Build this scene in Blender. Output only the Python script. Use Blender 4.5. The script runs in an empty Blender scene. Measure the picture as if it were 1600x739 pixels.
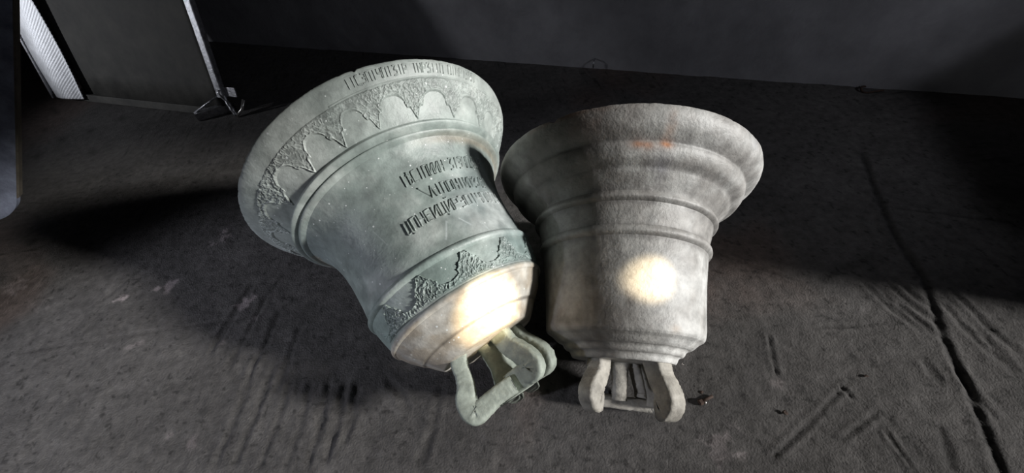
import bpy, bmesh, math
import numpy as np
from mathutils import Matrix, Vector
R = math.radians
C = bpy.context.scene.collection
rng = np.random.default_rng(7)

# ------------------------------------------------------------------ camera
FPX, PITCH, ROLL, CAMH = 640.2, 0.8757, -0.1424, 1.55
cs, sn = math.cos(PITCH), math.sin(PITCH)
fwd = np.array([0, cs, -sn]); up0 = np.array([0, sn, cs]); rt0 = np.array([1.0, 0, 0])
rt = math.cos(ROLL) * rt0 + math.sin(ROLL) * up0
up = -math.sin(ROLL) * rt0 + math.cos(ROLL) * up0
cam = bpy.data.cameras.new('camera'); cam_o = bpy.data.objects.new('camera', cam); C.objects.link(cam_o)
cam.sensor_fit = 'HORIZONTAL'; cam.sensor_width = 36; cam.lens = 36 * FPX / 1600
cam.clip_start = 0.02
m = Matrix.Identity(4)
for i in range(3):
    m[i][0], m[i][1], m[i][2] = rt[i], up[i], -fwd[i]
m[2][3] = CAMH
cam_o.matrix_world = m
bpy.context.scene.camera = cam_o

# ------------------------------------------------------------------ light
w = bpy.data.worlds.new('world'); bpy.context.scene.world = w; w.use_nodes = True
w.node_tree.nodes['Background'].inputs[0].default_value = (0.62, 0.74, 1.0, 1)
w.node_tree.nodes['Background'].inputs[1].default_value = 0.12

SUN = np.array([0.871, -0.317, 0.375]); SUN /= np.linalg.norm(SUN)
def lamp(name, kind, loc, toward, energy, color=(1, 1, 1)):
    d = bpy.data.lights.new(name, kind); d.energy = energy; d.color = color
    o = bpy.data.objects.new(name, d); C.objects.link(o); o.location = loc
    o.rotation_euler = Vector(toward).to_track_quat('-Z', 'Y').to_euler()
    return o
s_ = lamp('sun', 'SUN', (8, -3, 4), -SUN, 5.0, (1.0, 0.985, 0.96)); s_.data.angle = R(6)
# fill spot added near the opening to brighten the back wall
d_ = lamp('wall_fill_spot', 'SPOT', (3.6, -1.0, 2.8), np.array([0.75, 2.75, 0.2]) - np.array([3.6, -1.0, 2.8]), 95, (0.86, 0.89, 1.0))
d_.data.shadow_soft_size = 0.25
# cool fill spot added high on the left; the wall there has no window
l_ = lamp('left_fill_spot', 'SPOT', (-5.6, -1.2, 2.7), np.array([-1.75, 0.42, 0]) - np.array([-5.6, -1.2, 2.7]), 700, (0.84, 0.87, 1.0))
l_.data.shadow_soft_size = 0.2; l_.data.spot_size = R(28.5); l_.data.spot_blend = 0.5
d_.data.spot_size = R(46); d_.data.spot_blend = 0.7
p_ = lamp('left_fill_spot', 'SPOT', (-5.9, 2.4, 1.7), np.array([-2.8, 3.2, 1.05]) - np.array([-5.9, 2.4, 1.7]), 160, (0.9, 0.93, 1.0))  # unseen fill spot added to brighten the panel and its silver strip
p_.data.shadow_soft_size = 0.15; p_.data.spot_size = R(50); p_.data.spot_blend = 0.5
vs = bpy.context.scene.view_settings
vs.view_transform = 'Standard'; vs.look = 'None'; vs.gamma = 1; vs.use_curve_mapping = False
vs.exposure = 0.0

# ------------------------------------------------------------------ helpers
def vnoise(P, seed=0):
    """value noise on (N,3) points, about -1..1"""
    P = np.asarray(P, float); I = np.floor(P).astype(np.int64); F = P - I
    F = F * F * (3 - 2 * F)
    def h(ix, iy, iz):
        n = (ix * 374761393 + iy * 668265263 + iz * 2147483647 + seed * 974634777) & 0xFFFFFFFF
        n = ((n ^ (n >> 13)) * 1274126177) & 0xFFFFFFFF
        n = ((n ^ (n >> 16)) * 2246822519) & 0xFFFFFFFF
        return ((n ^ (n >> 15)) & 0xFFFFFF) / float(0xFFFFFF) * 2 - 1
    out = 0
    for a in (0, 1):
        for b in (0, 1):
            for c in (0, 1):
                wt = (F[:, 0] if a else 1 - F[:, 0]) * (F[:, 1] if b else 1 - F[:, 1]) * (F[:, 2] if c else 1 - F[:, 2])
                out = out + wt * h(I[:, 0] + a, I[:, 1] + b, I[:, 2] + c)
    return out
def fbm(P, scale, octaves=4, seed=0, gain=0.5):
    P = np.asarray(P, float) * scale; a = 1.0; t = 0; n = 0
    for k in range(octaves):
        t = t + a * vnoise(P, seed + k * 17); n += a; a *= gain; P = P * 2.03 + 3.7
    return t / n
def smooth(a, b, x):
    t = np.clip((x - a) / (b - a), 0, 1); return t * t * (3 - 2 * t)

def mesh_np(name, V, Q, mat, parent=None, col=None, shade=True, loc=None):
    V = np.asarray(V, np.float32); Q = np.asarray(Q, np.int32)
    if parent is not None: V = V - np.array(parent.location, np.float32)
    elif loc is not None: V = V - np.array(loc, np.float32)
    me = bpy.data.meshes.new(name); k = Q.shape[1]
    me.vertices.add(len(V)); me.vertices.foreach_set('co', V.ravel())
    me.loops.add(Q.size); me.loops.foreach_set('vertex_index', Q.ravel())
    me.polygons.add(len(Q)); me.polygons.foreach_set('loop_start', np.arange(0, Q.size, k, dtype=np.int32))
    me.update(calc_edges=True); me.validate()
    if shade: me.polygons.foreach_set('use_smooth', np.ones(len(me.polygons), bool))
    if col is not None:
        at = me.color_attributes.new('tint', 'FLOAT_COLOR', 'POINT')
        c4 = np.ones((len(V), 4), np.float32); c4[:, :3] = col
        at.data.foreach_set('color', c4.ravel())
    me.materials.append(mat)
    o = bpy.data.objects.new(name, me); C.objects.link(o)
    if parent is not None: o.parent = parent
    elif loc is not None: o.location = loc
    return o
def grid_quads(nu, nv, wrap_v=False):
    i, j = np.meshgrid(np.arange(nu - 1), np.arange(nv if wrap_v else nv - 1), indexing='ij')
    j2 = (j + 1) % nv
    return np.stack([i * nv + j, i * nv + j2, (i + 1) * nv + j2, (i + 1) * nv + j], -1).reshape(-1, 4)
def mesh_bm(name, bm, mat, parent=None, smooth_=False, loc=None):
    bmesh.ops.recalc_face_normals(bm, faces=bm.faces)
    off = Vector(parent.location) if parent is not None else (Vector(loc) if loc is not None else Vector((0, 0, 0)))
    for v in bm.verts: v.co -= off
    me = bpy.data.meshes.new(name); bm.to_mesh(me); bm.free()
    if smooth_: me.polygons.foreach_set('use_smooth', np.ones(len(me.polygons), bool))
    me.materials.append(mat)
    o = bpy.data.objects.new(name, me); C.objects.link(o)
    if parent is not None: o.parent = parent
    elif loc is not None: o.location = loc
    return o
def box_bm(bm, o, ax, ay, az, bevel=0.0):
    """box from corner o along the three edge vectors"""
    o, ax, ay, az = [Vector(x) for x in (o, ax, ay, az)]
    v = [bm.verts.new(o + ax * a + ay * b + az * c) for a in (0, 1) for b in (0, 1) for c in (0, 1)]
    F = [(0, 1, 3, 2), (4, 6, 7, 5), (0, 4, 5, 1), (2, 3, 7, 6), (0, 2, 6, 4), (1, 5, 7, 3)]
    fs = [bm.faces.new([v[i] for i in f]) for f in F]
    if bevel:
        es = list({e for f in fs for e in f.edges})
        bmesh.ops.bevel(bm, geom=es, offset=bevel, segments=2, affect='EDGES', profile=0.6)
def tube_bm(bm, pts, rad, n=10, wob=0.0):
    pts = [np.array(p, float) for p in pts]; rings = []
    for i, p in enumerate(pts):
        t = pts[min(i + 1, len(pts) - 1)] - pts[max(i - 1, 0)]; t /= np.linalg.norm(t)
        a = np.cross(t, [0, 0, 1] if abs(t[2]) < 0.9 else [1, 0, 0]); a /= np.linalg.norm(a); b = np.cross(t, a)
        r = rad[i] if hasattr(rad, '__len__') else rad
        r = r * (1 + wob * rng.normal())
        rings.append([bm.verts.new(p + r * (math.cos(q) * a + math.sin(q) * b)) for q in np.linspace(0, 2 * math.pi, n, endpoint=False)])
    for A, B in zip(rings[:-1], rings[1:]):
        for k in range(n): bm.faces.new((A[k], A[(k + 1) % n], B[(k + 1) % n], B[k]))
    bm.faces.new(rings[0]); bm.faces.new(rings[-1][::-1])
def thing(name, label, cat, loc, group=None):
    o = bpy.data.objects.new(name, None); C.objects.link(o); o.location = loc; o.empty_display_size = 0.05
    return tag(o, label, cat, group)
def tag(o, label, cat, group=None):
    o['label'] = label; o['category'] = cat
    if group: o['group'] = group
    return o
def struct(o):
    o['kind'] = 'structure'; return o

def material(name, base=(0.5, 0.5, 0.5), rough=0.7, metal=0.0, tint=False, mottle=0.25, nscale=12.0,
             bump=0.3, bscale=60.0, bdist=0.004, specks=None, spec=0.4, rvar=0.1):
    m = bpy.data.materials.new(name); m.use_nodes = True
    N = m.node_tree.nodes; L = m.node_tree.links; b = N['Principled BSDF']
    tc = N.new('ShaderNodeTexCoord')
    n1 = N.new('ShaderNodeTexNoise'); n1.inputs['Scale'].default_value = nscale; n1.inputs['Detail'].default_value = 8; n1.inputs['Roughness'].default_value = 0.65
    L.new(tc.outputs['Object'], n1.inputs['Vector'])
    mr = N.new('ShaderNodeMapRange'); mr.inputs[1].default_value = 0.3; mr.inputs[2].default_value = 0.7
    mr.inputs[3].default_value = 1 - mottle; mr.inputs[4].default_value = 1 + mottle
    L.new(n1.outputs[0], mr.inputs[0])
    mx = N.new('ShaderNodeMix'); mx.data_type = 'RGBA'; mx.blend_type = 'MULTIPLY'; mx.inputs[0].default_value = 1
    if tint:
        at = N.new('ShaderNodeVertexColor'); at.layer_name = 'tint'; L.new(at.outputs[0], mx.inputs[6])
    else: mx.inputs[6].default_value = (*base, 1)
    L.new(mr.outputs[0], mx.inputs[7])
    out = mx.outputs[2]
    if specks:
        for (sc, th, colr) in specks:
            vo = N.new('ShaderNodeTexVoronoi'); vo.inputs['Scale'].default_value = sc
            L.new(tc.outputs['Object'], vo.inputs['Vector'])
            # only some cells carry a speck
            sep = N.new('ShaderNodeSeparateColor'); L.new(vo.outputs['Color'], sep.inputs[0])
            rad = N.new('ShaderNodeMath'); rad.operation = 'MULTIPLY'; L.new(sep.outputs[0], rad.inputs[0]); rad.inputs[1].default_value = th
            pw = N.new('ShaderNodeMath'); pw.operation = 'SUBTRACT'; L.new(rad.outputs[0], pw.inputs[0]); pw.inputs[1].default_value = th * 0.6
            lt = N.new('ShaderNodeMath'); lt.operation = 'LESS_THAN'; L.new(vo.outputs['Distance'], lt.inputs[0]); L.new(pw.outputs[0], lt.inputs[1])
            m2 = N.new('ShaderNodeMix'); m2.data_type = 'RGBA'; L.new(lt.outputs[0], m2.inputs[0])
            L.new(out, m2.inputs[6]); m2.inputs[7].default_value = (*colr, 1); out = m2.outputs[2]
    L.new(out, b.inputs['Base Color'])
    b.inputs['Metallic'].default_value = metal
    b.inputs['Specular IOR Level'].default_value = spec
    rr = N.new('ShaderNodeMapRange'); rr.inputs[3].default_value = rough - rvar; rr.inputs[4].default_value = min(1, rough + rvar)
    L.new(n1.outputs[0], rr.inputs[0]); L.new(rr.outputs[0], b.inputs['Roughness'])
    n2 = N.new('ShaderNodeTexNoise'); n2.inputs['Scale'].default_value = bscale; n2.inputs['Detail'].default_value = 6; n2.inputs['Roughness'].default_value = 0.6
    L.new(tc.outputs['Object'], n2.inputs['Vector'])
    bp = N.new('ShaderNodeBump'); bp.inputs['Strength'].default_value = bump; bp.inputs['Distance'].default_value = bdist
    L.new(n2.outputs[0], bp.inputs['Height']); L.new(bp.outputs[0], b.inputs['Normal'])
    return m

WHITE = (0.72, 0.75, 0.74)
M_green = material('verdigris_bronze', tint=True, rough=0.45, metal=0.0, mottle=0.3, nscale=18, bump=0.35, bscale=90,
                   specks=[(38, 0.34, WHITE), (60, 0.34, WHITE)], spec=0.55)
M_grey = material('grey_bronze', tint=True, rough=0.5, mottle=0.32, nscale=24, bump=0.5, bscale=110, spec=0.5,
                  specks=[(45, 0.13, (0.05, 0.045, 0.04))])
M_floor = material('sooty_concrete', tint=True, rough=0.88, mottle=0.35, nscale=26, bump=0.9, bscale=130, bdist=0.005, spec=0.25)
M_wall = material('grey_plaster', base=(0.30, 0.295, 0.31), rough=0.85, mottle=0.22, nscale=3.5, bump=0.35, bscale=30, bdist=0.006)
M_roof = material('dark_boards', base=(0.10, 0.095, 0.09), rough=0.9)
M_board = material('dark_sheet', base=(0.075, 0.072, 0.064), rough=0.75, mottle=0.5, nscale=6, bump=0.2)
M_steel = material('bare_steel', base=(0.45, 0.45, 0.47), rough=0.38, metal=0.9, mottle=0.4, nscale=40, bump=0.5, bscale=120)
M_foil = material('embossed_aluminium', base=(0.80, 0.81, 0.83), rough=0.5, metal=0.5, mottle=0.15, nscale=20, bump=0.15)
M_slab = material('blue_grey_paint', base=(0.29, 0.32, 0.42), rough=0.7, mottle=0.45, nscale=9, bump=0.5, bscale=50)
M_edge = material('raw_board_edge', base=(0.16, 0.14, 0.11), rough=0.85, mottle=0.3)
M_rust = material('rusty_iron', base=(0.05, 0.03, 0.022), rough=0.8, mottle=0.4, nscale=80)
M_bright = material('bright_metal', base=(0.75, 0.72, 0.68), rough=0.3, metal=0.8)
M_chip = material('pale_chip', base=(0.42, 0.38, 0.36), rough=0.8)

# pixel of the 1600x739 photograph -> point on the floor (used only to survey where marks lie)
def floor_at(px, py, z=0.0):
    d = (px - 800) / FPX * rt - (py - 369.5) / FPX * up + fwd
    return np.array([0, 0, CAMH]) + d * (z - CAMH) / d[2]

# ------------------------------------------------------------------ room shell
def seg_dist(P, pts):
    """distance from (N,2) points to a polyline, and side sign"""
    best = np.full(len(P), 1e9); along = np.zeros(len(P)); acc = 0
    for a, b in zip(pts[:-1], pts[1:]):
        a = np.array(a[:2]); b = np.array(b[:2]); d = b - a; l = np.linalg.norm(d)
        t = np.clip(((P - a) @ d) / (l * l), 0, 1); q = np.linalg.norm(P - a - t[:, None] * d, axis=1)
        k = q < best; best[k] = q[k]; along[k] = acc + t[k] * l; acc += l
    return best, along

WA = np.array([-2.4824, 4.1602, 0]); WD = np.array([0.9158, -0.4017, 0]); WN = np.array([0.4017, 0.9158, 0])
def build_floor():
    def axis(lo, a, b, hi, fine, coarse):
        return np.concatenate([np.arange(lo, a, coarse), np.arange(a, b, fine), np.arange(b, hi + coarse, coarse)])
    X = axis(-7, -2.6, 2.3, 11.5, 0.007, 0.06); Y = axis(-8.2, 0.0, 2.4, 8.5, 0.007, 0.06)
    gx, gy = np.meshgrid(X, Y, indexing='ij'); P = np.stack([gx.ravel(), gy.ravel()], 1)
    P3 = np.c_[P, np.zeros(len(P))]
    z = 0.008 * fbm(P3, 2.2, 3, 1) + 0.0055 * fbm(P3, 13, 5, 5, 0.66)
    warp = 0.012 * fbm(P3, 9, 2, 9) + 0.012 * fbm(P3, 30, 2, 10)
    wp = 0.5 + 0.5 * fbm(P3, 11, 3, 21)
    groove_dark = np.zeros(len(P))
    def groove(px, depth, width, lip=0.0, dark=0.0, solid=0.0):
        nonlocal z, groove_dark
        pts = [floor_at(*p) for p in px]
        d, al = seg_dist(P, pts); d = np.abs(d + warp * width / 0.012 * (1 - .6 * solid))
        L = sum(np.linalg.norm(b - a) for a, b in zip(pts[:-1], pts[1:]))
        fade = smooth(0, 0.12 * L, al) * smooth(0, 0.12 * L, L - al) * (np.clip(0.35 + 0.9 * wp, 0, 1.2) * (1 - solid) + solid)
        width = width * 1.5; depth = depth * .62; lip = lip * .6
        z = z - depth * fade * np.exp(-(d / width) ** 2)
        if lip: z = z + lip * fade * np.exp(-((d - 1.9 * width) / width) ** 2)
        groove_dark = np.maximum(groove_dark, dark * np.minimum(1, fade * 1.3) * np.exp(-(d / (1.3 * width)) ** 2))
    # old drag marks, lower left
    for i, (x0, y0, x1, y1) in enumerate([(516, 586, 478, 739), (540, 588, 506, 735), (560, 592, 535, 700), (487, 590, 445, 739), (455, 590, 402, 739),
                           (430, 560, 360, 739), (405, 545, 330, 739), (470, 505, 425, 620), (440, 480, 380, 600), (420, 455, 350, 580), (600, 585, 640, 640),
                           (395, 440, 320, 560), (690, 600, 655, 735)]):
        groove([(x0, y0), ((x0 + x1) / 2 + 4, (y0 + y1) / 2), (x1, y1)], 0.012 if i < 3 else 0.008, 0.009, 0.004, 0.35)
    for px in ([(0, 556), (130, 535), (300, 508), (420, 490)], [(560, 690), (650, 660), (690, 655)], [(650, 700), (690, 660)], [(80, 515), (160, 470), (250, 395)]):
        groove(px, 0.004, 0.006, 0.001, 0.15)
    # right: dark score and the ridged marks around it
    groove([(1340, 215), (1368, 305), (1398, 372), (1440, 432), (1472, 525), (1512, 605), (1565, 739), (1590, 830)], 0.014, 0.009, 0.004, 0.6, 0.7)
    groove([(1270, 440), (1360, 400), (1368, 440)], 0.004, 0.01, 0, 0.3)
    groove([(1465, 660), (1490, 739)], 0.010, 0.009, 0.0, 0.6, 0.6)
    for x0, y0, x1, y1 in ((1338, 428, 1450, 525), (1352, 425, 1468, 530), (1372, 432, 1470, 510), (1395, 430, 1450, 480), (1480, 450, 1600, 560),
                           (1465, 470, 1600, 600), (1530, 520, 1600, 590), (1440, 560, 1475, 600), (1490, 570, 1560, 660)):
        groove([(x0, y0), ((x0 + x1) / 2, (y0 + y1) / 2 + 5), (x1, y1)], 0.008, 0.008, 0.005, 0.3)
    for px in ([(1200, 722), (1270, 655), (1330, 592)], [(1310, 690), (1375, 640)], [(1200, 520), (1215, 590)], [(1270, 510), (1360, 508)], [(1310, 600), (1335, 625)],
               [(1380, 670), (1430, 739)], [(1115, 395), (1160, 412), (1250, 440)], [(1360, 320), (1480, 335), (1600, 350)]):
        groove(px, 0.006, 0.005, 0.007, 0.25, 0.4)
    # fade relief to nothing under the bells' and panels' touching points
    # colour
    n = fbm(P3, 1.6, 4, 31)[:, None]; n2 = fbm(P3, 7, 4, 41)[:, None]
    base = np.array([0.088, 0.083, 0.080]) * (1 + 0.30 * n + 0.28 * n2)
    red = smooth(0.08, 0.5, fbm(P3, 1.1, 3, 51) + 0.25 * n2[:, 0])[:, None]
    base = base * (1 - 0.5 * red) + np.array([0.095, 0.062, 0.050]) * 0.5 * red
    base = base * (1 - groove_dark[:, None] * 0.85)
    # worn pale patches of old limewash
    for px, py, r, a in ((350, 372, 0.075, 45), (385, 472, 0.06, 30), (268, 445, 0.06, 60), (190, 465, 0.045, 20), (348, 535, 0.022, 0), (205, 542, 0.03, 0),
                         (222, 536, 0.025, 0), (300, 690, 0.05, 70), (262, 680, 0.035, 50), (400, 500, 0.05, 40), (245, 452, 0.03, 0), (1130, 700, 0.09, 0), (1215, 600, 0.03, 0),
                         (20, 450, 0.10, 0), (60, 480, 0.07, 0)):
        c = floor_at(px, py)[:2]; q = P - c; ca, sa = math.cos(R(a)), math.sin(R(a))
        qx = q[:, 0] * ca + q[:, 1] * sa; qy = -q[:, 0] * sa + q[:, 1] * ca
        d = np.sqrt(qx ** 2 + (1.25 * qy) ** 2) / r
        mk = (smooth(0.0, 0.6, 0.75 - d + 1.3 * fbm(P3, 34, 4, 61, 0.65)) * (d < 2.2))[:, None]
        k = 0.7 if py < 480 and px > 150 and px < 420 else 0.28
        base = base * (1 - k * mk) + np.array([0.33, 0.285, 0.285]) * k * mk
    # grit specks
    g = fbm(P3, 60, 2, 71); base = base * (1 - 0.5 * smooth(0.45, 0.6, g))[:, None]
    base = np.clip(base, 0.01, 1)
    V = np.c_[P, z]
    # keep the floor from passing the back wall far
    o = mesh_np('floor', V, grid_quads(len(X), len(Y))[:, ::-1], M_floor, col=base)
    struct(o)
build_floor()

def wall(name, a, b, h, t, mat):
    a = np.array(a, float); b = np.array(b, float); d = (b - a) / np.linalg.norm(b - a); n = np.array([-d[1], d[0], 0]) * t
    bm = bmesh.new(); box_bm(bm, a + [0, 0, -0.03], b - a, n, (0, 0, h)); return struct(mesh_bm(name, bm, mat))
CH = 3.4
def build_back_wall():
    # slightly uneven plaster face with real thickness
    S = np.linspace(-4.5, 11.5, 700); Z = np.concatenate([np.linspace(-0.03, 0.9, 60), np.linspace(1.0, CH, 20)])
    gs, gz = np.meshgrid(S, Z, indexing='ij')
    P = WA + gs.ravel()[:, None] * WD; P[:, 2] = gz.ravel()
    rel = 0.010 * fbm(P, 1.3, 3, 3) + 0.0025 * fbm(P, 12, 3, 4)
    V = P + rel[:, None] * WN
    nu, nv = len(S), len(Z); n0 = len(V)
    Q = [grid_quads(nu, nv)]
    idx = np.arange(nu * nv).reshape(nu, nv)
    back = np.array([WA + s * WD + WN * 0.25 + [0, 0, z] for s in (S[0], S[-1]) for z in (-0.03, CH)])
    V = np.r_[V, back]
    Q.append(np.array([[n0, n0 + 1, n0 + 3, n0 + 2]]))
    o = mesh_np('wall_back', V, np.concatenate(Q), M_wall)
    struct(o)
build_back_wall()
struct(wall('wall_left', (-6.6, 6.2, 0), (-6.6, -6, 0), CH, -0.2, M_wall))
struct(wall('wall_front', (-6.6, -6, 0), (4.2, -6, 0), CH, -0.2, M_wall))
# right-hand wall with a wide opening that lets the low sun in
def build_right_wall():
    bm = bmesh.new(); V = {}
    O = [(-6.0, 0), (1.28, 0), (1.28, 2.0), (1.28, CH), (-0.2, CH), (-6.0, CH)]
    Hh = [(-5.0, 0.9), (0.25, 0.9), (0.25, 2.1), (0.0, 2.75), (-0.3, 3.0), (-5.0, 3.0)]      # outline shaped to trim the low sun, far corner cut for it
    for x in (4.0, 4.2):
        V[x, 'o'] = [bm.verts.new((x, y, z)) for y, z in O]; V[x, 'h'] = [bm.verts.new((x, y, z)) for y, z in Hh]
    for i in range(6):
        j = (i + 1) % 6
        for x in (4.0, 4.2): bm.faces.new((V[x, 'o'][i], V[x, 'o'][j], V[x, 'h'][j], V[x, 'h'][i]))
        for k in 'oh': bm.faces.new((V[4.0, k][i], V[4.0, k][j], V[4.2, k][j], V[4.2, k][i]))
    struct(mesh_bm('wall_right', bm, M_wall))
build_right_wall()
# low blocker added out of view on the right: its shadow covers the floor there
struct(wall('sun_blocker_wall', (2.62, 0.30, 0), (3.0, 1.4, 0), 0.95, -0.12, M_wall))
bm = bmesh.new(); box_bm(bm, (-6.9, -6.3, CH), (11.4, 0, 0), (0, 13.0, 0), (0, 0, .12)); struct(mesh_bm('ceiling', bm, M_roof))

# ------------------------------------------------------------------ bells
def bell_frame(x, y, az, Rm, rc, L):
    t = math.atan2(Rm - rc, L)
    d = np.array([math.cos(t) * math.sin(az), math.cos(t) * math.cos(az), -math.sin(t)])
    c = np.array([x, y, Rm * math.cos(t)])
    e1 = np.array([math.cos(az), -math.sin(az), 0]); e2 = np.cross(e1, d)
    if e2[2] < 0: e2 = -e2
    return c, d, e1, e2
BIG = dict(fr=bell_frame(-0.4477, 1.2878, 2.7007, 0.5203, 0.2256, 1.0053))
SML = dict(fr=bell_frame(0.4488, 1.1310, 3.3721, 0.4680, 0.1898, 0.7683))
def world(B, s, th, r):
    c, d, e1, e2 = B['fr']; s, th, r = np.broadcast_arrays(np.asarray(s, float), np.asarray(th, float), np.asarray(r, float))
    s, th, r = s.ravel(), np.radians(th.ravel()), r.ravel()
    return c + s[:, None] * d + r[:, None] * (np.cos(th)[:, None] * e1 + np.sin(th)[:, None] * e2)
def loc3(B, P):
    """(e1, e2, s) coordinates -> world"""
    c, d, e1, e2 = B['fr']; P = np.atleast_2d(np.asarray(P, float))
    return c + P[:, :1] * e1 + P[:, 1:2] * e2 + P[:, 2:] * d
def resample(prof, step):
    P = np.array(prof); out = [P[0]]
    for a, b in zip(P[:-1], P[1:]):
        n = max(1, int(round(np.linalg.norm(b - a) / step)))
        for k in range(1, n + 1): out.append(a + (b - a) * k / n)
    return np.array(out)
def chaikin(P, it=1):
    P = np.array(P, float)
    for _ in range(it):
        Q = [P[0]]
        for a, b in zip(P[:-1], P[1:]): Q += [0.75 * a + 0.25 * b, 0.25 * a + 0.75 * b]
        P = np.array(Q + [P[-1]])
    return P

B_BODY = [(0, .513), (.003, .5195), (.012, .5215), (.03, .511), (.06, .482), (.09, .450), (.12, .423), (.145, .405), (.17, .389), (.19, .374), (.22, .352), (.26, .331), (.32, .314),
          (.40, .304), (.48, .303), (.53, .304), (.557, .303), (.60, .294), (.645, .282), (.662, .277), (.668, .274), (.70, .250), (.734, .216), (.7355, .211), (.76, .188), (.775, .173), (.7817, .1653), (.784, .155), (.7845, .0)]
B_INNER = [(.70, .0), (.695, .10), (.66, .185), (.60, .232), (.48, .258), (.34, .270), (.24, .300), (.16, .352), (.08, .425), (.03, .475), (.004, .505)]
S_BODY = [(0, .459), (.004, .467), (.03, .466), (.055, .452), (.070, .436), (.082, .415), (.088, .408), (.098, .409), (.112, .404), (.128, .391), (.137, .373), (.144, .360), (.155, .353), (.175, .331), (.195, .312),
          (.225, .304), (.26, .295), (.295, .287), (.325, .281), (.40, .272), (.50, .263), (.56, .259), (.592, .257), (.601, .250), (.609, .236), (.628, .215), (.631, .199), (.650, .189), (.653, .174), (.672, .1665), (.6746, .160), (.675, 0)]
S_INNER = [(.60, 0), (.595, .10), (.57, .17), (.50, .215), (.36, .232), (.25, .255), (.17, .300), (.10, .352), (.05, .40), (.02, .430), (.003, .450)]
RINGS_B = [[(.143, .400), (.146, .409), (.152, .410), (.158, .415), (.163, .413), (.168, .402), (.171, .388)],
           [(.170, .386), (.173, .393), (.178, .396), (.184, .391), (.188, .378), (.190, .370)],
           [(.527, .299), (.531, .306), (.537, .311), (.5436, .3130), (.551, .310), (.556, .304), (.559, .298)],
           [(.641, .277), (.645, .2835), (.655, .2855), (.662, .2835), (.666, .278), (.668, .270)]]
RINGS_S = [[(.192, .308), (.197, .3135), (.203, .3155), (.21, .320), (.218, .320), (.224, .309), (.228, .298)],
           [(.290, .283), (.296, .290), (.303, .2945), (.3103, .296), (.318, .294), (.325, .283), (.329, .276)]]
# dark metal-green / grey colour of every surface point (patina, dirt, stains; small bell adds painted side shade)
def big_tint(P, s, th):
    n = fbm(P, 5, 5, 101)[:, None]; n2 = fbm(P, 22, 4, 111)[:, None]; n3 = fbm(P, 2.2, 3, 121)[:, None]
    g = np.array([0.245, 0.29, 0.27]); pale = np.array([0.48, 0.515, 0.485]); blue = np.array([0.19, 0.23, 0.24])
    c = g + (pale - g) * smooth(-0.25, 0.5, n + 0.3 * n2) + (blue - g) * smooth(0.0, 0.6, n3) * 0.6
    lip = smooth(.20, .10, s)[:, None]; c = c * (1 - lip * 0.45) + (pale * 0.97) * lip * 0.45
    pat = (smooth(.50, .58, s) * (s < .64))[:, None]; c = c * (1 - 0.35 * pat) + np.array([0.20, 0.29, 0.26]) * 0.35 * pat
    sh = smooth(.640, .662, s)[:, None]
    bz = np.array([0.42, 0.37, 0.30]) + (np.array([0.50, 0.48, 0.43]) - np.array([0.42, 0.37, 0.30])) * smooth(-0.3, 0.4, n2)
    c = c * (1 - sh) + bz * sh
    ln = smooth(.006, .0, np.abs(s - .737))[:, None] * 0.7; c = c * (1 - ln) + np.array([0.10, 0.085, 0.07]) * ln
    # brown run along the double moulding
    br = (np.exp(-((s - .196) / .012) ** 2) * smooth(95, 120, th) * 0.5)[:, None]; c = c * (1 - br) + np.array([0.27, 0.20, 0.13]) * br
    # dark blot and long scrape
    for (ts, tt, rs, rt_, k) in ((.262, 68, .02, 5, .6), (.225, 112, .012, 6, .5), (.245, 92, .012, 14, .3), (.20, 40, .03, 12, .35), (.63, 62, .03, 14, .5)):
        mk = (np.exp(-((s - ts) / rs) ** 2 - ((th - tt) / rt_) ** 2) * (0.7 + 0.6 * n2[:, 0]))[:, None] * k
        c = c * (1 - mk) + np.array([0.10, 0.11, 0.11]) * mk
    for (ts, tt, ds, dt, k) in ((.455, 98, .05, -5, .7), (.46, 106, .03, 4, .6), (.50, 118, .04, 2, .4), (.43, 84, -.03, 5, .4), (.40, 108, .01, 8, .35), (.36, 60, .06, 3, .3)):
        u = np.clip(((s - ts) * ds / .05 + (th - tt) * dt / 60) / (ds * ds / .05 + dt * dt / 60 + 1e-9), 0, 1)
        dd = np.sqrt((s - ts - u * ds) ** 2 + ((th - tt - u * dt) * .0053) ** 2)
        mk = (np.exp(-(dd / .0035) ** 2) * k)[:, None]; c = c * (1 - mk) + np.array([0.62, 0.68, 0.68]) * mk
    rim = (smooth(.004, -.004, s))[:, None]; c = c * (1 - rim) + np.array([0.33, 0.26, 0.21]) * rim
    return np.clip(c * (1 + 0.16 * n2), 0.02, 0.9)
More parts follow.
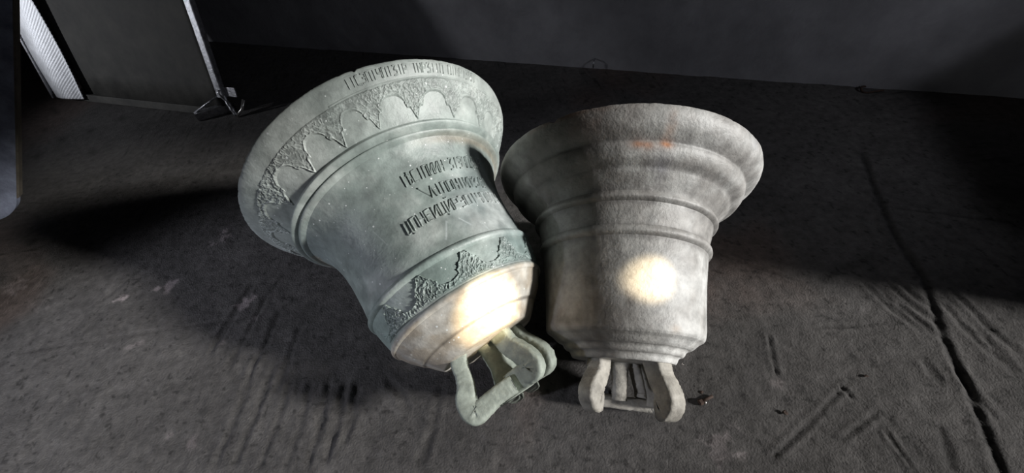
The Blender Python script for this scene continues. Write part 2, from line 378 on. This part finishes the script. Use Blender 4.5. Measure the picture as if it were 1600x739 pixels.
def small_tint(P, s, th):
    n = fbm(P, 5, 5, 201)[:, None]; n2 = fbm(P, 26, 4, 211)[:, None]; n3 = fbm(P * np.array([1, 1, .35]), 4, 3, 221)[:, None]
    g = np.array([0.39, 0.385, 0.365]); pale = np.array([0.66, 0.66, 0.64]); dk = np.array([0.20, 0.185, 0.17])
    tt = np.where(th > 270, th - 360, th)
    right = smooth(92, 128, tt)[:, None]  # paler sunward side put into the colour
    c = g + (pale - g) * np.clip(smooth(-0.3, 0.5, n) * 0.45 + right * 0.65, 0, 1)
    left = smooth(100, 60, tt)[:, None]  # darker shaded side put into the colour along with grime
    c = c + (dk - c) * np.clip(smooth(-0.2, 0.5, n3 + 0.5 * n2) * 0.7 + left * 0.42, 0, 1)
    # groove shading and dirt painted into the lip and rings
    for ts, wd, k in ((.089, .010, .60), (.142, .010, .55), (.185, .010, .35), (.230, .008, .5), (.330, .008, .5), (.195, .006, .4), (.293, .006, .4)):
        mk = (np.exp(-((s - ts) / wd) ** 2) * (0.7 + 0.9 * n2[:, 0]) * k)[:, None]; c = c + (np.array([0.13, 0.125, 0.12]) - c) * np.clip(mk, 0, 1)
    for (ts, t0, rs, rt_, k, col_) in ((.100, 91, .012, 4.0, .75, (0.40, 0.17, 0.07)), (.094, 101, .012, 3.0, .75, (0.40, 0.17, 0.07)), (.05, 100.5, .03, 1.8, .55, (0.42, 0.22, 0.12)),
                                      (.045, 70, .03, 11, .55, (0.20, 0.15, 0.13)), (.10, 76, .02, 3, .4, (0.11, 0.10, 0.10)), (.145, 100, .03, 5, .35, (0.27, 0.27, 0.30)),
                                      (.582, 70, .022, 12, .75, (0.09, 0.085, 0.08)), (.577, 48, .015, 14, .8, (0.06, 0.055, 0.05)), (.53, 80, .04, 9, .4, (0.15, 0.14, 0.13)),
                                      (.028, 140, .012, 2.0, .6, (0.26, 0.26, 0.30)), (.588, 118, .012, 4, .5, (0.38, 0.29, 0.21)), (.01, 62, .012, 16, .6, (0.22, 0.11, 0.06)),
                                      (.46, 66, .12, 10, .5, (0.16, 0.135, 0.11)), (.25, 66, .10, 12, .35, (0.18, 0.16, 0.15))):
        mk = (np.exp(-((s - ts) / rs) ** 2 - ((tt - t0) / rt_) ** 2) * np.clip(0.8 + 1.1 * n2[:, 0] + 0.3 * n[:, 0], 0, 1.4) * k)[:, None]
        c = c + (np.array(col_) - c) * np.clip(mk, 0, 1)
    rim = smooth(.005, -.002, s)[:, None]; c = c * (1 - 0.6 * rim) + np.array([0.34, 0.27, 0.22]) * 0.6 * rim
    return np.clip(c * (1 + 0.18 * n2), 0.02, 0.9)

def lathe(name, B, prof, nth, mat, parent, tintf, rough_amp=0.0, chips=None, closed=False, seed=0):
    P = np.array(prof); th = np.linspace(0, 360, nth, endpoint=False)
    S = np.repeat(P[:, 0], nth).astype(float); Rr = np.repeat(P[:, 1], nth).astype(float); T = np.tile(th, len(P))
    if chips is not None: S, Rr = chips(S, Rr, T)
    V = world(B, S, T, Rr)
    if rough_amp:
        n = rough_amp * (fbm(V, 9, 3, seed + 1) * 1.6 + 0.5 * fbm(V, 45, 3, seed + 2))
        c, d, e1, e2 = B['fr']; a = np.radians(T)
        rad = np.cos(a)[:, None] * e1 + np.sin(a)[:, None] * e2
        V = V + n[:, None] * rad * np.minimum(1, Rr / 0.05)[:, None]
    col = tintf(V, S, T)
    nP = len(P)
    if closed:
        i, j = np.meshgrid(np.arange(nP), np.arange(nth), indexing='ij'); i2 = (i + 1) % nP; j2 = (j + 1) % nth
        Q = np.stack([i * nth + j, i * nth + j2, i2 * nth + j2, i2 * nth + j], -1).reshape(-1, 4)
    else: Q = grid_quads(nP, nth, True)
    return mesh_np(name, V, Q, mat, parent, col)

def chips_big(S, Rr, T):
    a = np.c_[np.cos(np.radians(T)), np.sin(np.radians(T)), 0 * T]
    nn = fbm(a, 22, 3, 301); edge = np.exp(-((S + .004) / .018) ** 2) * (Rr > .44)
    S = S + edge * (0.004 * np.maximum(0, nn + .1))
    left = smooth(60, 30, T) * (T < 90) + (T > 300)
    S = S + edge * left * 0.008 * np.maximum(0, fbm(a, 40, 2, 307)); Rr = Rr - edge * left * 0.006 * np.abs(fbm(a, 34, 2, 309))
    S = S + edge * 0.012 * np.exp(-((T - 90.5) / .5) ** 2)
    return S, Rr
def chips_small(S, Rr, T):
    a = np.c_[np.cos(np.radians(T)), np.sin(np.radians(T)), 0 * T]
    edge = np.exp(-((S + .004) / .016) ** 2) * (Rr > .41)
    S = S + edge * (0.004 * np.maximum(0, fbm(a, 26, 3, 311)) + 0.012 * np.exp(-((T - 58) / .8) ** 2) + 0.006 * smooth(50, 57, T) * smooth(66, 58, T))
    return S, Rr

def sweep(bm, B, path, wdir, half_t, half_d, n=20, power=5.5, jitter=0.0007, caps=True):
    """rounded-rectangular bar along path of (e1,e2,s) points; wdir = plate normal"""
    P = chaikin(path, 3); wd = np.array(wdir, float); wd /= np.linalg.norm(wd); rings = []; N_ = len(P)
    for i, p in enumerate(P):
        t = P[min(i + 1, N_ - 1)] - P[max(i - 1, 0)]; t /= np.linalg.norm(t)
        nn = np.cross(wd, t); nn /= np.linalg.norm(nn); u = i / (N_ - 1)
        hd = np.interp(u, np.linspace(0, 1, len(half_d)), half_d) if hasattr(half_d, '__len__') else half_d
        ht = np.interp(u, np.linspace(0, 1, len(half_t)), half_t) if hasattr(half_t, '__len__') else half_t
        ring = []
        for k in range(n):
            a = 2 * math.pi * (k + .5) / n; ca, sa = math.cos(a), math.sin(a)
            x = math.copysign(abs(ca) ** (2 / power), ca) * ht; y = math.copysign(abs(sa) ** (2 / power), sa) * hd
            q = p + x * wd + y * nn + rng.normal(0, jitter, 3)
            ring.append(bm.verts.new(loc3(B, q)[0]))
        rings.append(ring)
    for A, D in zip(rings[:-1], rings[1:]):
        for k in range(n): bm.faces.new((A[k], A[(k + 1) % n], D[(k + 1) % n], D[k]))
    if caps: bm.faces.new(rings[0]); bm.faces.new(rings[-1][::-1])

def crown_ear(name, B, ang, off, prof, half_t, half_d, mat, parent, shift=(0, 0, 0)):
    a = R(ang); u = np.array([math.cos(a), math.sin(a), 0]); p = np.array([-math.sin(a), math.cos(a), 0])
    path = [u * r + p * off + np.array([0, 0, s]) + np.array(shift) for r, s in prof]
    bm = bmesh.new(); sweep(bm, B, path, p, half_t, half_d)
    return mesh_bm(name, bm, mat, parent, True)

# -- raised ornament
TIPS = np.array([-22, -3, 16, 36.8, 57.5, 74.5, 90, 107, 126, 145, 163, 181, 200.])
def edge_upper(th):
    k = np.clip(np.searchsorted(TIPS, th) - 1, 0, len(TIPS) - 2)
    u = (th - TIPS[k]) / (TIPS[k + 1] - TIPS[k]); x = np.abs(u - .5) * 2
    a = .080 + .017 * (x / .56) ** 3
    b = .104 + .006 * smooth(.56, .62, x) + .030 * smooth(.66, 1.0, x) ** 1.6
    return np.where(x < .56, a, b)
def edge_lower(th):
    u = ((th - 69.5) / 27.6) % 1.0; x = np.abs(u - .5) * 2
    a = .622 - .012 * (x / .5) ** 2.2
    b = .600 - .016 * smooth(.5, .66, x) - .030 * smooth(.64, 1.0, x) ** 1.2
    return np.where(x < .45, a, b)
def curls(V, sc, seed):
    """tangled raised tendrils and dots"""
    wv = np.c_[fbm(V, sc * .45, 2, seed), fbm(V, sc * .45, 2, seed + 3), fbm(V, sc * .45, 2, seed + 5)] * (0.9 / sc)
    a = np.abs(vnoise((V + wv) * sc, seed + 7)); b = np.abs(vnoise((V - wv) * sc * 1.35, seed + 9))
    ridge = np.maximum(np.exp(-(a / .13) ** 2), 0.8 * np.exp(-(b / .11) ** 2))
    return ridge
def ornament(name, B, bodyprof, s0, s1, t0, t1, nt, ns, edge, side, mat, parent, tintf, seed):
    th = np.linspace(t0, t1, nt); s = np.linspace(s0, s1, ns)
    T, S = [x.ravel() for x in np.meshgrid(th, s, indexing='ij')]
    pr = np.array(bodyprof); r = np.interp(S, pr[:, 0], pr[:, 1])
    V0 = world(B, S, T, r)
    e = edge(T); q = (e - S) * side                      # >0: on the ornamented side
    step = smooth(-.0015, .0015, q)
    out = np.exp(-((q - .0022) / .0022) ** 2)            # raised outline
    wear = smooth(-.55, .1, fbm(V0, 7, 3, seed + 40))
    h = step * (.0020 + (.0034 * curls(V0, 88, seed) + .0022 * fbm(V0, 150, 2, seed + 50)) * (.35 + .65 * wear)) + .0030 * out
    far = (S - np.interp(T, [78, 150], [.0572, .0460])) if side > 0 else (s1 - S)
    h = h * smooth(0, .006, far)
    brd = np.minimum(np.minimum(S - s0, s1 - S) / (s1 - s0) * 40, np.minimum(T - t0, t1 - T) / 1.5)
    h = np.where(step < .02, -.0005, h) * np.clip(brd, 0, 1) - .0008 * (1 - np.clip(brd, 0, 1))
    # the plain field lies just beneath the bell surface there, so only relief shows
    h = np.where((step < .02) | (far < 0), -.003, h)
    a = np.radians(T); c, d, e1, e2 = B['fr']
    V = V0 + h[:, None] * (np.cos(a)[:, None] * e1 + np.sin(a)[:, None] * e2)
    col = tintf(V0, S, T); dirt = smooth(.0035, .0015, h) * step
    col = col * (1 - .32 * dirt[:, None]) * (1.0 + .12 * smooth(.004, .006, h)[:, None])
    return mesh_np(name, V, grid_quads(nt, ns), mat, parent, col)

# -- raised lettering (tall narrow church letters), x runs with th, y towards the mouth
G = {
 'П': [[(0, 0), (0, 1), (1, 1), (1, 0)]], 'Т': [[(.5, 0), (.5, 1)], [(0, .82), (0, 1), (1, 1), (1, .82)]],
 'Э': [[(0, 1), (1, .95), (1, .05), (0, 0)], [(.25, .52), (1, .52)]], 'И': [[(0, 1), (0, 0), (1, 1), (1, 0)]],
 'Н': [[(0, 0), (0, 1)], [(1, 0), (1, 1)], [(0, .6), (1, .42)]], 'Ц': [[(0, 1), (0, 0), (.85, 0)], [(.85, 1), (.85, 0), (1.05, -.2)]],
 'З': [[(0, 1), (1, 1), (.3, .55), (1, .42), (1, .05), (0, 0)]], 'Ч': [[(0, 1), (0, .5), (1, .5)], [(1, 1), (1, 0)]],
 'Е': [[(1, 1), (0, .95), (0, .05), (1, 0)], [(0, .52), (.8, .52)]], 'Л': [[(0, 0), (.55, 1), (1, 0)]],
 'Й': [[(0, 1), (0, 0), (1, 1), (1, 0)], [(.2, 1.28), (.5, 1.15), (.8, 1.28)]], 'О': [[(0, .05), (0, .95), (1, .95), (1, .05), (0, .05)]],
 'Р': [[(0, 0), (0, 1), (1, .92), (1, .5), (0, .45)]], 'Ю': [[(0, 0), (0, 1)], [(0, .5), (.45, .5)], [(.45, .05), (.45, .95), (1, .95), (1, .05), (.45, .05)]],
 'І': [[(.5, 0), (.5, 1)]], 'С': [[(1, 1), (0, .95), (0, .05), (1, 0)]], 'Ѣ': [[(.3, 1.1), (.3, 0), (1, .05), (1, .45), (.3, .5)], [(0, .85), (.75, .85)]],
 '\\': [[(-.4, 1.1), (.9, .1)]], ' ': [], 'ˇ': [[(.1, 1.25), (.4, 1.1)]],
}
def inscription(name, B, bodyprof, text, s_top, s_bot, t0, t1, slope, mat, parent, tintf, hw=.0016, hh=.0034):
    pr = np.array(bodyprof); V = []; Q = []; n0 = 0; pitch = (t1 - t0) / len(text); TT = []; SS = []
    for k, ch in enumerate(text):
        for st in G[ch]:
            st = resample([(x * 1.0, y) for x, y in st], .16)
            th = t0 + (k + .12 + .70 * st[:, 0]) * pitch
            s = s_bot + (s_top - s_bot) * st[:, 1] + slope * (th - t0)
            r = np.interp(s, pr[:, 0], pr[:, 1]); kk = np.pi / 180
            X = np.c_[th * kk * r.mean(), s]; t = np.gradient(X, axis=0); t /= np.linalg.norm(t, axis=1)[:, None] + 1e-9
            nrm = np.c_[-t[:, 1], t[:, 0]]
            m_ = len(st)
            for (o_, h_) in ((-1.5, -.004), (-.8, 1), (.8, 1), (1.5, -.004)):
                th2 = th + o_ * hw * nrm[:, 0] / (kk * r); s2 = s + o_ * hw * nrm[:, 1]
                r2 = np.interp(s2, pr[:, 0], pr[:, 1]) + (hh if h_ == 1 else -.002)
                V.append(world(B, s2, th2, r2)); TT.append(th2); SS.append(s2)
            idx = n0 + np.arange(4 * m_).reshape(4, m_)
            for a in range(3):
                Q.append(np.stack([idx[a, :-1], idx[a, 1:], idx[a + 1, 1:], idx[a + 1, :-1]], -1))
            for e_ in (0, -1): Q.append(idx[:, e_][None])
            n0 += 4 * m_
    V = np.concatenate(V); col = tintf(V, np.concatenate(SS), np.concatenate(TT)) * 0.93
    return mesh_np(name, V, np.concatenate(Q), mat, parent, col, shade=False)
def raised_line(name, B, bodyprof, s_a, s_b, t0, t1, mat, parent, tintf, hw=.0016, hh=.0022):
    pr = np.array(bodyprof); th = np.linspace(t0, t1, 160); s = np.linspace(s_a, s_b, 160); rows = []
    for o_, h_ in ((-1.6, -.002), (-.6, hh), (.6, hh), (1.6, -.002)):
        rows.append(world(B, s + o_ * hw, th, np.interp(s + o_ * hw, pr[:, 0], pr[:, 1]) + h_))
    V = np.concatenate(rows); return mesh_np(name, V, grid_quads(4, 160), mat, parent, tintf(V, np.tile(s, 4), np.tile(th, 4)))

M_ear_g = material('crown_bronze_green', base=(0.30, 0.335, 0.29), rough=0.6, mottle=0.35, nscale=18, bump=0.6, bscale=70, spec=0.5)
M_ear_s = material('crown_bronze_grey', base=(0.36, 0.34, 0.30), rough=0.6, mottle=0.4, nscale=22, bump=0.8, bscale=60, spec=0.45)

def build_big():
    c, d, e1, e2 = BIG['fr']
    foot = c - e2 * .5203; root = thing('bell', 'large green-patinated bronze bell with raised lettering and scalloped ornament bands, lying on its side', 'bell',
                                      (foot[0], foot[1], 0), 'bells lying on the floor')
    outer = resample(chaikin(B_BODY[:20], 2).tolist() + B_BODY[20:], .0035)
    prof = np.r_[resample(B_INNER, .012), outer]
    lathe('bell_body', BIG, prof, 900, M_green, root, big_tint, .0011, chips_big, seed=1)
    for rg in RINGS_B:
        rp = resample(chaikin(rg, 2), .0025); rp = np.r_[rp, [[rg[-1][0], rg[-1][1] - .012], [rg[0][0], rg[0][1] - .012]]]
        lathe('moulding', BIG, rp, 720, M_green, root, lambda V, s, t: np.clip(big_tint(V, s, t) * 1.12, 0, .9), .0006, closed=True, seed=3)
    body = chaikin(B_BODY[:20], 2)
    full = np.array(body.tolist() + B_BODY[20:])
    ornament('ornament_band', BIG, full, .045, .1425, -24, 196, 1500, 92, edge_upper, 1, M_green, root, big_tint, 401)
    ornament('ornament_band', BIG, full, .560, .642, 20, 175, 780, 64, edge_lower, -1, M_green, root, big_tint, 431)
    inscription('inscription', BIG, full, 'ІІСЭПІЧПІЗІР ІНРЗІІП ПІНРІЗЧП', .0235, .0445, 86, 138, -.00008, M_green, root, big_tint, hw=.0015, hh=.0032)
    raised_line('border_line', BIG, full, .0562, .0450, 78, 150, M_green, root, big_tint)
    raised_line('border_line', BIG, full, .0190, .0170, 85, 150, M_green, root, big_tint, hw=.001, hh=.0012)
    inscription('inscription', BIG, full, 'ІѢСІПИИН ЗІЭЧПЗЮЭ', .266, .302, 87, 143, -.00042, M_green, root, big_tint, hw=.0018, hh=.0042)
    inscription('inscription', BIG, full, 'ЛІПОНІИТЗЛЮ', .326, .364, 98, 141, -.00018, M_green, root, big_tint, hw=.0018, hh=.0042)
    inscription('inscription', BIG, full, 'ЦПНЕЯЦЙРЭОІЧПЮПН'.replace('Я', 'И'), .397, .437, 76, 147, -.00030, M_green, root, big_tint, hw=.0018, hh=.0042)
    inscription('slanted_mark', BIG, full, '\\', .322, .360, 94, 99, 0, M_green, root, big_tint, hw=.002, hh=.004)
    # crown
    earp = [(.100, .770), (.116, .80), (.118, .835), (.128, .87), (.150, .905), (.146, .95), (.115, .945), (.075, .938), (.03, .935), (.0, .935)]
    ht = .020
    hd = [.022, .019, .018, .020, .024, .026, .024, .024, .026, .026]
    hd = [.027, .025, .023, .026, .031, .032, .029, .027, .028, .028]
    crown_ear('crown_loop', BIG, 0, .075, earp, ht, hd, M_ear_g, root, (0.004, 0, 0))
    crown_ear('crown_loop', BIG, 0, -.015, earp, ht, hd, M_ear_g, root)
    earq = [(.080, .765), (.088, .795), (.094, .83), (.116, .865), (.136, .90), (.132, .93), (.10, .93), (.06, .93), (.02, .93)]
    hq = [.036, .034, .032, .034, .038, .036, .034, .034]
    crown_ear('crown_loop', BIG, 134, .036, earq, .022, hq, M_ear_g, root)
    crown_ear('crown_loop', BIG, 134, -.030, earq, .020, hq, M_ear_g, root)
    earb = [(.10, .765), (.115, .80), (.14, .84), (.19, .89), (.215, .935), (.19, .955), (.12, .95), (.05, .94)]
    crown_ear('crown_loop', BIG, 255, .034, earb, .020, hd, M_ear_g, root)
    crown_ear('crown_loop', BIG, 255, -.034, earb, .020, hd, M_ear_g, root)
    bm = bmesh.new(); sweep(bm, BIG, [(0, 0, .77), (0, 0, .80), (0, 0, .86), (0, 0, .92), (0, 0, .966)], (1, 0, 0), [.06, .04, .038, .055, .062], [.05, .04, .04, .05, .055], 20, 4)
    mesh_bm('crown_post', bm, M_ear_g, root, True)
def build_small():
    c, d, e1, e2 = SML['fr']
    foot = c - e2 * .468; root = thing('bell', 'smaller plain grey bronze bell with moulded rings and a rust-stained lip, lying on its side', 'bell', (foot[0], foot[1], 0), 'bells lying on the floor')
    outer = resample(chaikin(S_BODY[:24], 2).tolist() + chaikin(S_BODY[24:], 1).tolist(), .0035)
    prof = np.r_[resample(S_INNER, .012), outer]
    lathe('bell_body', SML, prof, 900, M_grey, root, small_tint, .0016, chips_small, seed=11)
    for rg in RINGS_S:
        rp = resample(chaikin(rg, 2), .0025); rp = np.r_[rp, [[rg[-1][0], rg[-1][1] - .012], [rg[0][0], rg[0][1] - .012]]]
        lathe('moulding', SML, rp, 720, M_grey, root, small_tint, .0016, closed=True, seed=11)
    hd = [.026, .022, .020, .022, .026, .028, .024]
    hd2 = [.034, .032, .030, .032, .036, .034, .030]
    # left and right loops seen from outside
    pl = [(.088, .655), (.092, .69), (.098, .72), (.120, .745), (.134, .775), (.125, .797), (.105, .80)]
    pr_ = [(.100, .655), (.112, .69), (.122, .72), (.142, .75), (.150, .783), (.141, .804), (.12, .808)]
    crown_ear('crown_loop', SML, 50, .0, pl, .028, hd2, M_ear_s, root, (.022, 0, 0))
    crown_ear('crown_loop', SML, 130, -.0, pr_, .034, hd2, M_ear_s, root, (-.024, 0, 0))
    lo = [(.085, .655), (.10, .69), (.12, .73), (.145, .76), (.14, .785)]
    crown_ear('crown_loop', SML, 235, 0, lo, .022, hd, M_ear_s, root)
    crown_ear('crown_loop', SML, 208, 0, [(.100, .655), (.115, .69), (.13, .73), (.145, .77), (.14, .81)], .042, .024, M_ear_s, root)  # thick lower ear added to keep the sun off the bar
    crown_ear('crown_loop', SML, 305, 0, lo, .022, hd, M_ear_s, root)
    bm = bmesh.new(); sweep(bm, SML, [(0, -.07, .655), (0, -.08, .70), (0, -.09, .75), (0, -.10, .79)], (1, 0, 0), [.045, .028, .024, .026], .03, 18, 4)
    mesh_bm('crown_post', bm, M_ear_s, root, True)
    bm = bmesh.new(); sweep(bm, SML, [(.085, -.12, .800), (.03, -.125, .803), (-.04, -.125, .806), (-.115, -.12, .808)], (0, 1, 0), .03, .022, 14, 4)
    mesh_bm('crown_bar', bm, M_ear_s, root, True)
build_big()
build_small()

# ------------------------------------------------------------------ framed panel leaning behind, upper left
def build_panel():
    B0 = floor_at(95, 152); B1 = floor_at(366, 182)
    u = (B1 - B0) / np.linalg.norm(B1 - B0); nh = np.array([-u[1], u[0], 0]); a = R(20)
    v = nh * math.sin(a) + np.array([0, 0, math.cos(a)]); n = -np.cross(u, v)
    if n[1] > 0: n = -n                                      # n faces the camera side
    L = np.linalg.norm(B1 - B0)
    T = thing('framed_panel', 'large dark panel in a bare metal frame with an embossed silver strip, leaning back', 'panel', tuple(B0 + u * L / 2))
    Pt = lambda x, y, z: B0 + u * x + v * y + n * z
    bm = bmesh.new(); H = 2.3
    # board: gently bowed sheet with thickness
    nx, ny = 24, 14; grid = {}
    for f_ in (0, 1):
        for i in range(nx + 1):
            for j in range(ny + 1):
                x = 0.31 + (L - 0.39) * i / nx; y = 0.055 + (H - 0.06) * j / ny
                z = -.01 - .02 * f_ + .02 * math.sin(math.pi * i / nx)
                grid[f_, i, j] = bm.verts.new(Pt(x, y, z))
    for i in range(nx):
        for j in range(ny):
            bm.faces.new([grid[0, i, j], grid[0, i + 1, j], grid[0, i + 1, j + 1], grid[0, i, j + 1]])
            bm.faces.new([grid[1, i, j], grid[1, i, j + 1], grid[1, i + 1, j + 1], grid[1, i + 1, j]])
    for i in range(nx):
        for j in (0, ny): bm.faces.new([grid[0, i, j], grid[1, i, j], grid[1, i + 1, j], grid[0, i + 1, j]])
    for j in range(ny):
        for i in (0, nx): bm.faces.new([grid[0, i, j], grid[0, i, j + 1], grid[1, i, j + 1], grid[1, i, j]])
    mesh_bm('board', bm, M_board, T, True)
    # embossed sheet: curled strip with rows of raised dimples
    nx, ny = 46, 330; X, Y = np.meshgrid(np.linspace(0, 1, nx), np.linspace(0, 1, ny), indexing='ij')
    x = -.015 + .36 * X + .03 * (1 - Y) * X; y = .02 + 1.9 * Y
    z = .02 + .045 * np.sin(math.pi * np.clip(X * 1.1 - .05, 0, 1)) + .025 * X ** 3 + .012 * np.sin(9 * Y + 3 * X)
    z = z + .004 * np.cos(X * 2 * math.pi * 15) * np.cos(Y * 2 * math.pi * 80)
    V = B0 + x.ravel()[:, None] * u + y.ravel()[:, None] * v + z.ravel()[:, None] * n
    o = mesh_np('embossed_strip', V, grid_quads(nx, ny), M_foil, T); o['label'] = 'strip of dimpled silver sheet down the left side'
    md = o.modifiers.new('thick', 'SOLIDIFY'); md.thickness = .003
    bm = bmesh.new(); box_bm(bm, Pt(-.03, .0, -.03), u * .02, v * H, n * .075, .003)
    mesh_bm('side_rail', bm, M_steel, T)
    # right-hand silver tube
    bm = bmesh.new(); box_bm(bm, Pt(L - .075, .13, -.02), u * .055, v * (H - .13), n * .04, .006)
    mesh_bm('side_rail', bm, M_steel, T)
    bm = bmesh.new(); box_bm(bm, Pt(-.02, .0, -.03), u * (L - .19), v * .055, n * .06, .004)
    mesh_bm('bottom_rail', bm, M_board, T)
    # foot: short open square tube set across, welded struts, tab and peg
    F0 = floor_at(312, 187); F1 = floor_at(362, 173); fd = (F1 - F0) / np.linalg.norm(F1 - F0); fp = np.array([-fd[1], fd[0], 0]); l = np.linalg.norm(F1 - F0)
    bm = bmesh.new(); t = .005; w_ = .055
    base = F0 + np.array([0, 0, .004]) - fp * w_ / 2
    for o_, a_, b_ in (((0, 0, 0), fp * w_, (0, 0, t)), ((0, 0, w_ - t), fp * w_, (0, 0, t)), ((0, 0, t), fp * t, (0, 0, w_ - 2 * t)), (tuple(fp * (w_ - t) + [0, 0, t]), fp * t, (0, 0, w_ - 2 * t))):
        box_bm(bm, base + np.array(o_), fd * l, a_, b_)
    mesh_bm('foot_tube', bm, M_steel, T)
    top = Pt(L - .048, .16, .0)
    bm = bmesh.new(); tube_bm(bm, [F0 + [0, 0, .055], (F0 + [0, 0, .055]) * .5 + top * .5, top], .0075, 8); mesh_bm('brace_rod', bm, M_steel, T, True)
    bot = floor_at(370, 181, .012); bm = bmesh.new()
    tube_bm(bm, [top * (1 - k) + bot * k for k in np.linspace(0, 1, 14)], .014, 9, .18); mesh_bm('welded_strut', bm, M_steel, T, True)
    bm = bmesh.new(); box_bm(bm, top + v * -.02 - n * .012, u * .13 , v * .062, n * .008, .002)
    mesh_bm('tab_plate', bm, M_steel, T)
    bm = bmesh.new(); bmesh.ops.create_icosphere(bm, subdivisions=2, radius=.026)
    for q in bm.verts: q.co = Vector(top) + q.co * (1 + .25 * rng.normal())
    mesh_bm('weld_bead', bm, M_steel, T, True)
    bm = bmesh.new(); tube_bm(bm, [bot, bot + np.array([.05, .02, .03]), bot + np.array([.085, .05, .085])], [.010, .010, .011], 9); mesh_bm('peg', bm, M_bright, T, True)
build_panel()

# ------------------------------------------------------------------ slanting slab at the left edge of the view
def build_slab():
    S0 = floor_at(30, 336); S1 = floor_at(0, 347); b = (S1 - S0) / np.linalg.norm(S1 - S0)
    a, z = R(40), R(40); e = np.array([math.cos(z) * math.sin(a), math.sin(z) * math.sin(a), math.cos(a)])
    n = np.cross(b, e); n /= np.linalg.norm(n)
    if n @ (np.array([0, 0, CAMH]) - S0) < 0: n = -n
    T = thing('leaning_slab', 'blue-grey slab with a rounded lower corner leaning at the left edge of the view', 'slab', tuple(S0))
    bm = bmesh.new(); W_, H, r, th = 0.9, 2.1, .07, .06
    pts = [(W_, 0)] + [(r - r * math.sin(q), r - r * math.cos(q)) for q in np.linspace(0, math.pi / 2, 9)] + [(0, H), (W_, H)]
    f0 = [bm.verts.new(S0 + b * x + e * y + n * .0) for x, y in pts]; f1 = [bm.verts.new(S0 + b * x + e * y - n * th) for x, y in pts]
    bm.faces.new(f0)
    k = len(pts)
    me_ = mesh_bm
    bm.faces.new(f1[::-1])
    for i in range(k): bm.faces.new((f0[i], f1[i], f1[(i + 1) % k], f0[(i + 1) % k]))
    lo = min(v.co.z for v in bm.verts)
    for v_ in bm.verts: v_.co.z -= lo - 0.002
    o = mesh_bm('slab_face', bm, M_slab, T)
    bm = bmesh.new()
    box_bm(bm, S0 + e * .10 - b * .012 - n * (th - .004) + np.array([0, 0, -lo]), b * .014, e * (H - .12), n * (th - .006), .002)
    mesh_bm('edge_strip', bm, M_edge, T)
build_slab()

# ------------------------------------------------------------------ small things
def bolt():
    p = floor_at(1103, 624); T = thing('bolt', 'small rusty bolt lying on the floor right of the smaller bell', 'bolt', tuple(p))
    a = floor_at(1097, 627, .009); b_ = floor_at(1113, 619, .008)
    bm = bmesh.new(); tube_bm(bm, [a, a * .5 + b_ * .5, b_], .0055, 8); mesh_bm('shank', bm, M_rust, T, True)
    d = (b_ - a) / np.linalg.norm(b_ - a); bm = bmesh.new(); tube_bm(bm, [a - d * .012, a], .011, 6); mesh_bm('head', bm, M_rust, T)
    q = floor_at(1102, 629, .004); bm = bmesh.new(); bmesh.ops.create_icosphere(bm, subdivisions=2, radius=.005)
    for v in bm.verts: v.co = Vector(q) + v.co
    mesh_bm('bright_tip', bm, M_bright, T, True)
bolt()
def chip(px, py, size, mat, name, label, seed):
    p = floor_at(px, py); r2 = np.random.default_rng(seed); bm = bmesh.new()
    bmesh.ops.create_icosphere(bm, subdivisions=2, radius=size)
    for v in bm.verts:
        k = 1 + .3 * r2.normal(); v.co = Vector((v.co.x * k, v.co.y * k * .7, v.co.z * k * .4)) + Vector((p[0], p[1], size * .3))
    tag(mesh_bm(name, bm, mat, loc=tuple(p)), label, 'debris')
chip(1066, 570, .006, M_chip, 'pale_chip', 'tiny pale chip on the floor beside the crown plate of the smaller bell', 3)
chip(1096, 613, .007, M_rust, 'dark_crumb', 'small dark crumb just above the rusty bolt', 4)
chip(1226, 645, .010, M_rust, 'dark_pebble', 'small black pebble on the bare floor lower right, near a long diagonal scratch', 5)
chip(1353, 588, .007, M_rust, 'dark_pebble', 'little black pebble at the upper end of the long diagonal scratch', 6)
def wall_point(px, py):
    d = (px - 800) / FPX * rt - (py - 369.5) / FPX * up + fwd; o = np.array([0, 0, CAMH])
    return o + d * (((WA - o) @ WN) / (d @ WN))
p = wall_point(929, 92); bm = bmesh.new()
tube_bm(bm, [p + WN * .02, p - WN * .03, p - WN * .04 + [0, 0, -.01], p - WN * .04 + [0, 0, -.045]], [.006, .006, .006, .004], 8)
tag(mesh_bm('wall_hook', bm, M_steel, smooth_=True, loc=tuple(p)), 'small bent metal hook in the back wall above the smaller bell', 'hook')
p = floor_at(1362, 141); bm = bmesh.new()
tube_bm(bm, [p + .07 * np.array([math.cos(q), .55 * math.sin(q), 0]) + [0, 0, .012 + .006 * math.sin(3 * q)] for q in np.linspace(.3, 5.4, 22)], .006, 7)
tag(mesh_bm('wire_scrap', bm, M_rust, smooth_=True, loc=tuple(p)), 'dark loop of scrap wire at the foot of the back wall', 'wire')
p = floor_at(1350, 112, .0); bm = bmesh.new()

# ------------------------------------------------------------------ two warm spot lamps under the solid roof, standing in for sunbeams
def beam(B, s, th, r, energy, size, name):
    q = world(B, s, th, r)[0]; dirn = np.array([.55, -.36, .74]); dirn /= np.linalg.norm(dirn)
    src = q + dirn * ((CH - .15) - q[2]) / dirn[2]
    o = lamp(name, 'SPOT', tuple(src), -dirn, energy, (1.0, 0.80, 0.52)); o.data.spot_size = R(size); o.data.spot_blend = 1.0; o.data.shadow_soft_size = .01
beam(BIG, .735, 99, .215, 3600, 3.9, 'sun_patch_spot')
beam(SML, .454, 101, .267, 1600, 2.6, 'sun_patch_spot')
